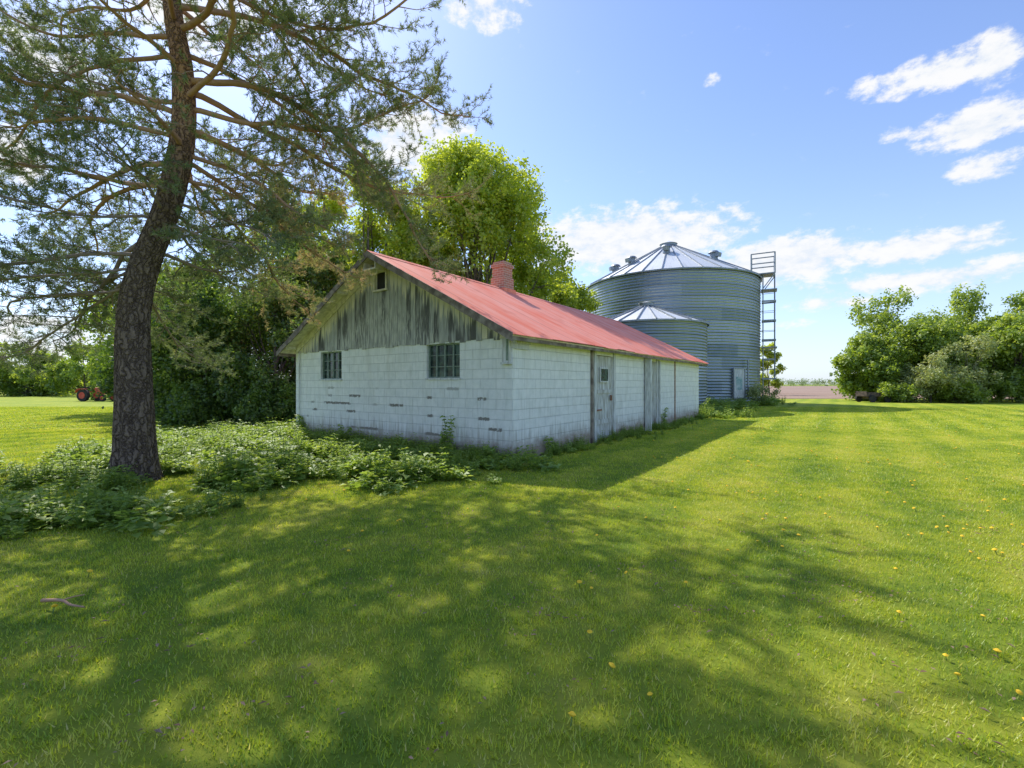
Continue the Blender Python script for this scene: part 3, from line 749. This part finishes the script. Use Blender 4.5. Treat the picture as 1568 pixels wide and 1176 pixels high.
# ------------------------------------------------------------------ broadleaf trees
def broadleaf(name, x, y, H, rad, zb, nl, nleaf, ls, mat, seed, trunk=.25, lobes=16, spray=.9, fill=.35):
    r = np.random.default_rng(seed); e = empty(name, (x, y, 0)); tb = Tubes()
    zc = (H + zb) / 2; hz = (H - zb) / 2
    Lc = []; Lr = []
    while len(Lc) < lobes:
        p = r.uniform(-1, 1, 3)
        d = np.linalg.norm(p)
        if d > 1 or d < fill: continue
        wz = 1 - .38 * max(p[2], 0) ** 1.5 - .12 * max(-p[2], 0)
        lr = r.uniform(.15, .33)
        k = (1 - lr * .5)
        Lc.append(np.array([p[0] * rad * wz * k, p[1] * rad * wz * k, zc + p[2] * hz * k])); Lr.append(lr * rad)
    Lc.append(np.array([r.normal(0, .12) * rad, 0, H - .25 * rad])); Lr.append(.2 * rad)
    Lc = np.array(Lc); Lr = np.array(Lr)
    lean = r.normal(0, .03, 2) * H
    tp = catmull([(0, 0, -.1), (lean[0] * .2, lean[1] * .2, H * .25), (lean[0] * .6, lean[1] * .6, H * .5), (lean[0], lean[1], H * .85)], 6)
    tb.add(tp, np.linspace(trunk, trunk * .15, len(tp)), 8)
    for c in Lc:
        t0 = tp[int(np.clip((c[2] / H) * len(tp) * .55, 1, len(tp) - 2))]
        m = (t0 + c) / 2 + r.normal(0, .08, 3) * rad; m[2] -= .05 * rad
        pp = catmull([t0, m, c], 5); tb.add(pp, np.linspace(trunk * .34, trunk * .08, len(pp)), 5)
        for q in range(4):
            dd = norm(r.normal(0, 1, 3) + [0, 0, .3]) * rad * .25
            tb.add([pp[-3], pp[-3] + dd * .5 + r.normal(0, .05, 3) * rad, pp[-3] + dd], [trunk * .1, trunk * .06, trunk * .03], 4)
    tb.obj('trunk_and_limbs', M_bark2, e)
    wts = Lr ** 2; wts = wts / wts.sum()
    nl = int(nl * 1.7)
    li = r.choice(len(Lc), nl, p=wts)
    dirs = norm(r.normal(0, 1, (nl, 3)) + np.array([0, 0, .25]))
    rr_ = Lr[li] * (r.uniform(.2, 1.15, nl) ** .6)
    cc = Lc[li] + dirs * rr_[:, None]
    outw = cc - np.array([0, 0, zc]); outw = norm(outw * np.array([1, 1, .8]))
    axis = norm(dirs * .5 + outw * .7 + np.array([0, 0, .5]) + r.normal(0, .25, (nl, 3)))
    ln = r.uniform(.4, 1.3, nl) * spray * (.35 + rad * .11)
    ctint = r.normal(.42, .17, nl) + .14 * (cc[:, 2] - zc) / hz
    per = nleaf // nl
    ci = np.repeat(np.arange(nl), per); n = len(ci)
    u_ = r.uniform(-.25, 1, n)
    cr = (rad * .045 + .06)
    offs = axis[ci] * (u_ * ln[ci])[:, None] + r.normal(0, 1, (n, 3)) * cr * (1.15 - .7 * u_)[:, None]
    P = cc[ci] + offs; keep = P[:, 2] > .05; P = P[keep]; ci = ci[keep]; u_ = u_[keep]; n = len(P)
    N = norm(dirs[ci] * .4 + r.normal(0, .6, (n, 3)) + np.array([0, 0, .6]))
    D = np.cross(N, r.normal(0, 1, (n, 3))); D[:, 2] -= .25
    L = ls * r.uniform(.6, 1.3, n)
    V, F = leaves(P, D, N, L, L * .7)
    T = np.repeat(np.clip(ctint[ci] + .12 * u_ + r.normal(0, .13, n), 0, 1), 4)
    link(bpy.data.objects.new('foliage', np_mesh('foliage', V, F, [mat], tint=T)), e)
    return e
def px(x, Y): return (x - 784) / 697 * Y
broadleaf('maple_tree', px(738, 27), 27, 15.6, 4.7, 2.8, 480, 58000, .20, M_leafA, 11, .3, 38, spray=1.15)
broadleaf('maple_tree', px(668, 27.5), 27.5, 15.2, 2.2, 5, 130, 13000, .19, M_leafA, 29, .2, 13, spray=1.3)
broadleaf('maple_tree', px(560, 25), 25, 13.6, 3.2, 2.6, 320, 36000, .18, M_leafA, 12, .25, 26, spray=1.1)
broadleaf('maple_tree', px(450, 30), 30, 15.0, 4.2, 2, 280, 26000, .22, M_leafB, 13, .25, 24)
broadleaf('maple_tree', px(862, 33), 33, 9.8, 2.9, 1.5, 200, 18000, .21, M_leafA, 14, .2, 18)
broadleaf('maple_tree', px(650, 32), 32, 10.0, 4.8, 1.5, 240, 22000, .25, M_leafB, 15, .2, 20)
broadleaf('maple_tree', px(808, 31), 31, 11.5, 2.8, 1.5, 200, 18000, .22, M_leafA, 25, .2, 18)
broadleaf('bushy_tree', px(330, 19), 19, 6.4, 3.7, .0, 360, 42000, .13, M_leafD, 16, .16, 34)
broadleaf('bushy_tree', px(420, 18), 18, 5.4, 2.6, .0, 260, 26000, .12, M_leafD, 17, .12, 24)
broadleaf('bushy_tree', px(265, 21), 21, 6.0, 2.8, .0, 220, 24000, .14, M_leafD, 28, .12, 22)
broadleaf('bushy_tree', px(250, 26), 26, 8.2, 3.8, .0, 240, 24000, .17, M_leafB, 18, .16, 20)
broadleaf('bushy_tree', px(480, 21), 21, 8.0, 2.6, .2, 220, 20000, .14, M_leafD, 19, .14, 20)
broadleaf('bushy_tree', px(222, 46), 46, 8.5, 4.6, .0, 180, 12000, .28, M_leafB, 20, .16, 14)
for i, (X_, Y_, H_, r_) in enumerate(((130, 56, 6.5, 4.0), (70, 60, 5.6, 4.2), (15, 58, 7.0, 4.0), (100, 64, 5.0, 4.4), (-40, 58, 6.5, 4.5), (40, 56, 3.4, 3.4))):
    broadleaf('hedgerow_tree', px(X_, Y_), Y_, H_, r_, -.3, 120, 9000, .3, M_leafB, 120 + i, .12, 16, fill=0)
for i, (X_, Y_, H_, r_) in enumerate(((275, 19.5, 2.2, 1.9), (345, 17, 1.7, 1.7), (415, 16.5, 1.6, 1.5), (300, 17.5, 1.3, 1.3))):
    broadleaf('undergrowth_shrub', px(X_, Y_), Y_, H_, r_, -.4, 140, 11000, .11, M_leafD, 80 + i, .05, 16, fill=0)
for i, (X_, Y_, H_, r_, zb_, m_) in enumerate(((1372, 43, 10.5, 4.7, .2, M_leafB), (1490, 46, 10.8, 4.8, .2, M_leafB), (1600, 42, 10.2, 4.6, .2, M_leafB), (1560, 38, 7.0, 3.3, .0, M_leafB),
                                   (1440, 40, 6.2, 3.0, .0, M_leafB), (1330, 41, 5.6, 2.8, .0, M_leafB), (1690, 44, 11, 5, .5, M_leafB), (1500, 41, 7, 3.4, .0, M_leafB))):
    broadleaf('roadside_tree', px(X_, Y_), Y_, H_, r_, zb_, 260, 21000, .25, m_, 30 + i, .2, 26)
for i, (X_, Y_, H_, r_) in enumerate(((1485, 36.5, 5.4, 2.6), (1425, 37, 4.0, 2.0), (1380, 37, 1.4, 1.4), (1560, 37, 2.4, 2.2), (1345, 40.5, 1.5, 1.6), (1470, 36, 1.6, 2.0))):
    broadleaf('shrub', px(X_, Y_), Y_, H_, r_, -.2, 120, 8500, .17, M_leafS if i < 2 else M_leafB, 50 + i, .06, 16, fill=0)
broadleaf('shrub', px(1178, 62), 62, 7.0, 1.9, .2, 80, 5000, .3, M_leafA, 60, .1, 12)
broadleaf('shrub', px(1140, 34), 31.6, 1.6, .8, .0, 40, 2500, .1, M_leafS, 61, .03, 8, fill=0)
# distant treeline (one mass)
r = np.random.default_rng(99)
Cs = []
for k in range(480):
    xx = r.uniform(-560, 560); yy = r.uniform(330, 380)
    Cs.append((xx, yy, r.uniform(3, 7.0) * (1 + .5 * mnoise.noise(Vector((xx * .02, 0, 0))))))
for k in range(60): Cs.append((r.uniform(50, 110), r.uniform(52, 80), r.uniform(2.5, 5)))
Cs = np.array(Cs); per = 200; ci = np.repeat(np.arange(len(Cs)), per); n = len(ci)
sc = Cs[ci, 2]; P = Cs[ci] * np.array([1, 1, .55]) + norm(r.normal(0, 1, (n, 3))) * (sc * .75 * r.uniform(.3, 1.15, n))[:, None] * np.array([1.3, 1, .75])
P[:, 2] = np.abs(P[:, 2])
N = norm(r.normal(0, .6, (n, 3)) + [0, -.3, .6]); D = np.cross(N, r.normal(0, 1, (n, 3)))
L = sc * r.uniform(.08, .17, n); V, F = leaves(P, D, N, L, L * .8)
link(bpy.data.objects.new('distant_trees', np_mesh('distant_trees', V, F, [M_far], tint=np.repeat(np.clip(r.normal(.5, .2, n), 0, 1), 4))))

# ------------------------------------------------------------------ pine tree
pine = empty('pine_tree', (0, 0, 0))
TP = np.array([(-5.88, 7.1, -.15), (-5.88, 7.1, .25), (-5.9, 7.1, 1.5), (-5.9, 7.1, 2.6), (-5.76, 7.15, 3.4), (-5.45, 7.2, 4.3), (-5.25, 7.25, 5.4), (-5.28, 7.3, 6.5), (-5.48, 7.35, 7.6), (-5.6, 7.4, 9.5), (-5.6, 7.4, 12), (-5.5, 7.4, 14.2)])
TR = np.array([.38, .29, .235, .215, .20, .185, .17, .15, .13, .10, .07, .02])
path = catmull(TP, 22); rad = np.interp(np.linspace(0, len(TP) - 1, len(path)), np.arange(len(TP)), TR)
K = 64; a = np.linspace(0, 2 * np.pi, K, endpoint=False)
V = []
for p, rr in zip(path, rad):
    for q in a:
        cx_, sx_ = math.cos(q), math.sin(q)
        b = abs(mnoise.noise(Vector((cx_ * 3.2, sx_ * 3.2, p[2] * .9)))) ; b2 = mnoise.noise(Vector((cx_ * 9, sx_ * 9, p[2] * 3)))
        flare = 1 + (.18 * abs(math.sin(q * 2.5 + 1)) * max(0, .5 - p[2]) * 1.6)
        k = rr * flare * (1 - .10 * (1 - min(1, b * 5)) * (1 if p[2] < 5 else .3) + .04 * b2)
        V.append((p[0] + cx_ * k, p[1] + sx_ * k, p[2]))
m = len(path); i = np.arange(m - 1)[:, None] * K; j = np.arange(K)[None, :]; j2 = (j + 1) % K
F = np.stack([i + j, i + j2, i + K + j2, i + K + j], -1).reshape(-1, 4)
link(bpy.data.objects.new('trunk', np_mesh('trunk', V, F, [M_bark], smooth=True)), pine)
pr = np.random.default_rng(5)
tb = Tubes(); TPOS = []; TDIR = []; TT = []
def grow(p0, d0, L, step, wander, grav, rise):
    pts = [np.array(p0, float)]; d = norm(np.array(d0, float)); n = max(3, int(L / step))
    for k in range(n):
        f = k / n
        d = norm(d + pr.normal(0, wander, 3) + np.array([0, 0, -grav * (1 - f) + rise * f]))
        pts.append(pts[-1] + d * (L / n))
    return np.array(pts)
def tufts_on(pp, brown, start=.35):
    T = norm(np.gradient(pp, axis=0)); n = len(pp)
    for k in range(int(n * start), n):
        TPOS.append(pp[k] + pr.normal(0, .02, 3)); TDIR.append(norm(T[k] + pr.normal(0, .3, 3) + [0, 0, .35])); TT.append(brown + pr.normal(0, .12))
def branch(z, az, L, el=.2, r0=.07, brown=.35, dead=False, dens=1.0, grav=.05, rise=.09):
    r0 = r0 * .66
    base = np.array([np.interp(z, TP[:, 2], TP[:, 0]), np.interp(z, TP[:, 2], TP[:, 1]), z])
    az = R_(az); d = np.array([math.cos(az), math.sin(az), el])
    pp = grow(base, d, L, .25, .11, grav, rise); n = len(pp)
    tb.add(pp, np.linspace(r0, .010, n), 7, .15 if z < 4.6 else .85)
    T = norm(np.gradient(pp, axis=0)); side = 1
    for k in range(max(2, int(n * .2)), n):
        f = k / n
        for rep in range(1 if pr.random() > .6 * dens else 2):
            side = -side
            s = np.array([-T[k][1], T[k][0], 0]) * side
            dd = T[k] * pr.uniform(.4, 1.0) + s * pr.uniform(.5, 1.1) + np.array([0, 0, pr.uniform(-.4, .5)])
            l2 = (.28 * L * (1 - f) + .5) * pr.uniform(.55, 1.15)
            sp = grow(pp[k], dd, l2, .12, .16, .03, .10); m2 = len(sp)
            tb.add(sp, np.linspace(max(.014 * (1 - f * .5), .006), .003, m2), 5, .1 if z < 4.6 else .55)
            if not dead: tufts_on(sp, brown, .6)
            T2 = norm(np.gradient(sp, axis=0))
            for q in range(1, m2):
                for rep2 in range(2):
                    if pr.random() > .5 * dens: continue
                    d3 = T2[q] * .6 + norm(pr.normal(0, 1, 3)) * .8 + [0, 0, .15]
                    tw = grow(sp[q], d3, pr.uniform(.15, .36), .08, .2, 0, .12)
                    tb.add(tw, np.linspace(.004, .0025, len(tw)), 3, .1 if z < 4.6 else .4)
                    if not dead: tufts_on(tw, brown, .45)
# hero limbs
branch(6.35, 12, 5.3, .12, .085, .38)
branch(6.2, 40, 5.9, .10, .08, .45)
branch(5.9, 25, 5.0, .05, .07, .42, grav=.03)
branch(5.6, 55, 4.2, .05, .07, .74, grav=.05)
branch(5.2, 18, 2.7, -.05, .06, .5, grav=.05)
branch(4.9, 75, 4.2, .0, .06, .78, grav=.03)
branch(5.1, 58, 3.4, -.0, .06, .80, grav=.03)
branch(4.8, 40, 2.6, -.0, .05, .70, grav=.03)
branch(7.2, -8, 4.8, .2, .08, .4)
branch(7.6, 28, 5.6, .25, .08, .4)
branch(8.4, 5, 5.0, .1, .07, .4)
branch(8.8, 50, 5.4, .1, .07, .4)
branch(3.9, 165, 3.6, -.05, .06, .35, grav=.10)
branch(3.5, 195, 3.4, .0, .05, .3, grav=.10)
branch(3.6, 140, 3.4, -.1, .05, .35, grav=.1)
branch(3.2, 175, 3.6, -.05, .04, .3, grav=.07, dens=.9)
branch(3.3, 155, 4.0, -.12, .04, .3, grav=.05, dens=.9)
branch(3.0, 180, 2.8, .1, .04, .3, dead=True, grav=.1)
branch(3.3, 215, 2.6, .1, .04, .3, grav=.12)
branch(4.2, 110, 3.4, 0, .05, .4)
branch(4.3, 95, 3.2, 0, .05, .4)
branch(3.6, 70, 2.2, -.0, .05, .35)
branch(4.2, -60, 1.5, .1, .04, .3)
branch(4.0, -20, 1.7, .0, .04, .3)
branch(3.8, -5, 1.7, .0, .04, .3)
branch(4.4, 10, 2.2, .0, .04, .35)
branch(4.5, -100, 1.4, .1, .04, .3)
branch(4.1, 235, 2.0, .05, .04, .3)
branch(4.6, 185, 4.2, .05, .06, .35)
branch(4.8, 155, 4.6, .1, .06, .35)
branch(5.4, 205, 3.6, .1, .06, .35)
branch(6.0, 170, 4.4, .1, .06, .35)
branch(6.8, 150, 4.6, .1, .06, .35)
ga = 20.0
for k, z in enumerate(np.linspace(5.0, 13.6, 34)):
    ga = (ga + 137.5) % 360
    Lm = np.interp(z, [5, 7, 9, 12, 13.8], [3.6, 4.8, 5.0, 3.2, 1.2]) * pr.uniform(.8, 1.1)
    az = ga
    if 235 < az < 305 and z < 7: Lm *= .45
    branch(z, az, Lm, pr.uniform(.05, .35) + (z > 10) * .3, .065 * (1 - (z - 5) / 14) + .01, pr.uniform(.25, .5), dens=.95 if z < 8.5 else .6)
tb.obj('branches', M_branch, pine)
TPOS = np.array(TPOS); TDIR = np.array(TDIR); TT = np.array(TT)
NN = max(8, min(17, int(800000 / len(TPOS)))); n = len(TPOS); ti = np.repeat(np.arange(n), NN); nn = len(ti)
ax = TDIR[ti]; rv = norm(np.cross(ax, pr.normal(0, 1, (nn, 3))))
dd = norm(ax * pr.uniform(.25, 1.2, (nn, 1)) + rv)
st = TPOS[ti] + ax * pr.uniform(-.05, .06, (nn, 1)); L = pr.uniform(.05, .10, nn)
sd = norm(np.cross(dd, pr.normal(0, 1, (nn, 3)))) * .0056
V = np.stack([st - sd, st + sd, st + dd * L[:, None]], 1).reshape(-1, 3); F = np.arange(len(V)).reshape(-1, 3)
T = np.repeat(np.clip(TT[ti] + pr.normal(0, .07, nn), 0, 1), 3)
link(bpy.data.objects.new('needles', np_mesh('needles', V, F, [M_needle], tint=T)), pine)

# ------------------------------------------------------------------ red tractor
M_red = simple('tractor_red', (.50, .035, .02), (.6, .09, .05), 3, .5)
M_tyre = simple('tyre', (.02, .02, .02), (.04, .04, .04), 9, .9)
tr = empty('red_tractor', (px(138, 40), 40, 0), R_(-5))
mb = MB()
for yy in (-.85, .6): mb.cyl((0, .6), .6, .6, yy, yy + .3, 24, 1, axis='y'); mb.cyl((0, .6), .34, .34, yy - .02, yy + .32, 16, 0, axis='y')
for yy in (-.65, .5): mb.cyl((2.0, .35), .35, .35, yy, yy + .16, 20, 1, axis='y'); mb.cyl((2.0, .35), .2, .2, yy - .02, yy + .18, 12, 0, axis='y')
mb.hexa([(.5, -.3, .7), (2.4, -.26, .7), (2.4, .26, .7), (.5, .3, .7), (.5, -.3, 1.4), (2.4, -.24, 1.3), (2.4, .24, 1.3), (.5, .3, 1.4)], 0)
mb.box(-.4, .5, -.3, .3, .5, .95, 0); mb.box(2.4, 2.45, -.22, .22, .75, 1.26, 1)
mb.box(-.3, .15, -.25, .25, 1.0, 1.08, 1); mb.box(-.35, -.28, -.25, .25, 1.08, 1.4, 1)
mb.beam((.55, 0, 1.3), (.25, 0, 1.55), .05, 1); mb.cyl((.25, 0), .2, .2, 1.55, 1.58, 14, 1); mb.cyl((1.6, .1), .035, .035, 1.35, 1.95, 8, 1)
for yy in (-.9, .58): mb.box(-.5, .5, yy, yy + .32, 1.24, 1.29, 0); mb.hexa([(-.78, yy, .9), (-.74, yy, .88), (-.74, yy + .32, .88), (-.78, yy + .32, .9), (-.5, yy, 1.29), (-.48, yy, 1.24), (-.48, yy + .32, 1.24), (-.5, yy + .32, 1.29)], 0)
mb.beam((2.0, -.6, .35), (2.0, .6, .35), .08, 0)
mb.obj('body', [M_red, M_tyre], tr); tr.scale = (.85, .85, .85)
# dark field wagon at the right tree line
im = empty('farm_wagon', (px(1337, 37.5), 37.5, 0), R_(8))
mb = MB(); M_brn = simple('old_dark_timber', (.05, .035, .03), (.13, .09, .07), 6, .8)
mb.box(-1.1, 1.1, -.5, .5, .48, .58, 0); mb.box(-1.1, 1.1, -.52, -.5, .5, .82, 0); mb.box(-1.1, 1.1, .5, .52, .5, .82, 0); mb.box(-1.12, -1.1, -.5, .5, .5, .9, 0)
for xx in (-.7, .7):
    for yy in (-.68, .55): mb.cyl((xx, .3), .3, .3, yy, yy + .13, 16, 1, axis='y')
    mb.beam((xx, -.6, .3), (xx, .6, .3), .06, 1); mb.box(xx - .05, xx + .05, -.3, .3, .3, .48, 0)
mb.beam((1.1, 0, .45), (2.0, 0, .25), .07, 1)
mb.obj('wagon_body', [M_brn, M_tyre], im)

# ------------------------------------------------------------------ sky, sun, camera
ld = Vector((1.245, -1.83, -2.42)).normalized()
sun = bpy.data.lights.new('sun', 'SUN'); sun.energy = 5.0; sun.angle = R_(.53); sun.color = (1, .95, .86)
so = link(bpy.data.objects.new('sun', sun)); so.rotation_euler = ld.to_track_quat('-Z', 'Y').to_euler(); so.location = (-20, 30, 40)
sd_ = -ld; elev = math.asin(sd_.z); rot = math.atan2(sd_.x, sd_.y)
world = bpy.data.worlds.new('World'); scene.world = world; world.use_nodes = True
world.node_tree.nodes.clear(); t = NT(tree=world.node_tree)
sky = t.n('ShaderNodeTexSky', sky_type='NISHITA', sun_disc=False, sun_elevation=elev, sun_rotation=rot, altitude=300, air_density=1.0, dust_density=.5, ozone_density=1.2)
g = t.n('ShaderNodeTexCoord').outputs['Generated']; sx = t.n('ShaderNodeSeparateXYZ', {0: g})
az = t.m('ARCTAN2', sx.outputs[0], sx.outputs[1]); el = t.m('ARCSINE', sx.outputs[2])
ae = t.n('ShaderNodeCombineXYZ', {0: az, 1: el}).outputs[0]
clouds = [(1360, 124, 90, 13, .9), (1440, 112, 85, 20, 1.15), (1522, 92, 36, 27, 1.3), (1500, 190, 75, 25, 1.3), (1362, 208, 28, 11, .9), (1510, 252, 52, 18, 1.1),
          (1088, 122, 14, 7, .9), (742, 8, 55, 24, 1.0), (955, 368, 125, 32, 1.4), (1205, 396, 90, 25, 1.4), (1395, 380, 110, 20, 1.2),
          (1410, 428, 170, 18, 1.1), (1195, 497, 60, 8, .7), (1285, 462, 90, 11, .9), (15, 245, 55, 34, 1.2), (640, 222, 70, 38, 1.3),
          (290, 5, 90, 45, 1.1), (90, 95, 90, 40, 1.0), (90, 520, 130, 40, 1.0)]
acc = None
for (x, y, rx, ry, am) in clouds:
    dx = x - 784; q = math.hypot(697, dx); a0 = math.atan2(dx, 697); e0 = math.atan2(588 - y, q)
    ra = rx / q * math.cos(a0); re = ry / q
    p = t.n('ShaderNodeVectorMath', {0: ae, 1: (1 / ra, 1 / re, 0), 2: (-a0 / ra, -e0 / re, 0)}, operation='MULTIPLY_ADD').outputs[0]
    v = t.m('MULTIPLY_ADD', t.vm('DOT_PRODUCT', p, p), -.42, am)
    acc = v if acc is None else t.m('MAXIMUM', acc, v)
gn = t.noise(scaled(t, ae, (3, 7, 1)), 1, 2)
back = t.m('MULTIPLY', t.ss(gn, .55, .75), t.ss(t.m('ABSOLUTE', az), .9, 1.3))
acc = t.m('MAXIMUM', acc, back)
nz1 = t.noise(scaled(t, ae, (20, 34, 1)), 1, 7, .64)
mask = t.ss(t.m('ADD', acc, t.m('MULTIPLY', t.m('SUBTRACT', nz1, .5), 3.0)), .35, 1.1)
mask = t.m('MULTIPLY', mask, t.ss(acc, -.25, .35)); mask = t.m('MULTIPLY', mask, .96)
haze = t.m('EXPONENT', t.m('MULTIPLY', t.m('MAXIMUM', el, 0.0), -5.5))
skyc = t.mix(1.0, sky.outputs[0], (1.35, 1.4, 1.65), 'MULTIPLY')
b1 = t.n('ShaderNodeBackground', {'Color': skyc, 'Strength': .15}).outputs[0]
bh = t.n('ShaderNodeBackground', {'Color': (.68, .81, .98, 1), 'Strength': 1.0}).outputs[0]
b1 = t.n('ShaderNodeMixShader', {0: t.m('MULTIPLY', haze, .75), 1: b1, 2: bh}).outputs[0]
shade = t.mix(t.ss(nz1, .35, .6), (.82, .88, .96), (1.0, 1.0, 1.0))
b2 = t.n('ShaderNodeBackground', {'Color': shade, 'Strength': 1.0}).outputs[0]
mx = t.n('ShaderNodeMixShader', {0: mask, 1: b1, 2: b2}).outputs[0]
o = t.n('ShaderNodeOutputWorld'); t.t.links.new(mx, o.inputs[0])

cam = bpy.data.cameras.new('camera'); cam.lens = 16; cam.sensor_width = 36; cam.clip_end = 5000; cam.clip_start = .05
co = link(bpy.data.objects.new('camera', cam)); co.location = (0, 0, 1.5); co.rotation_euler = (R_(90), 0, 0)
scene.camera = co
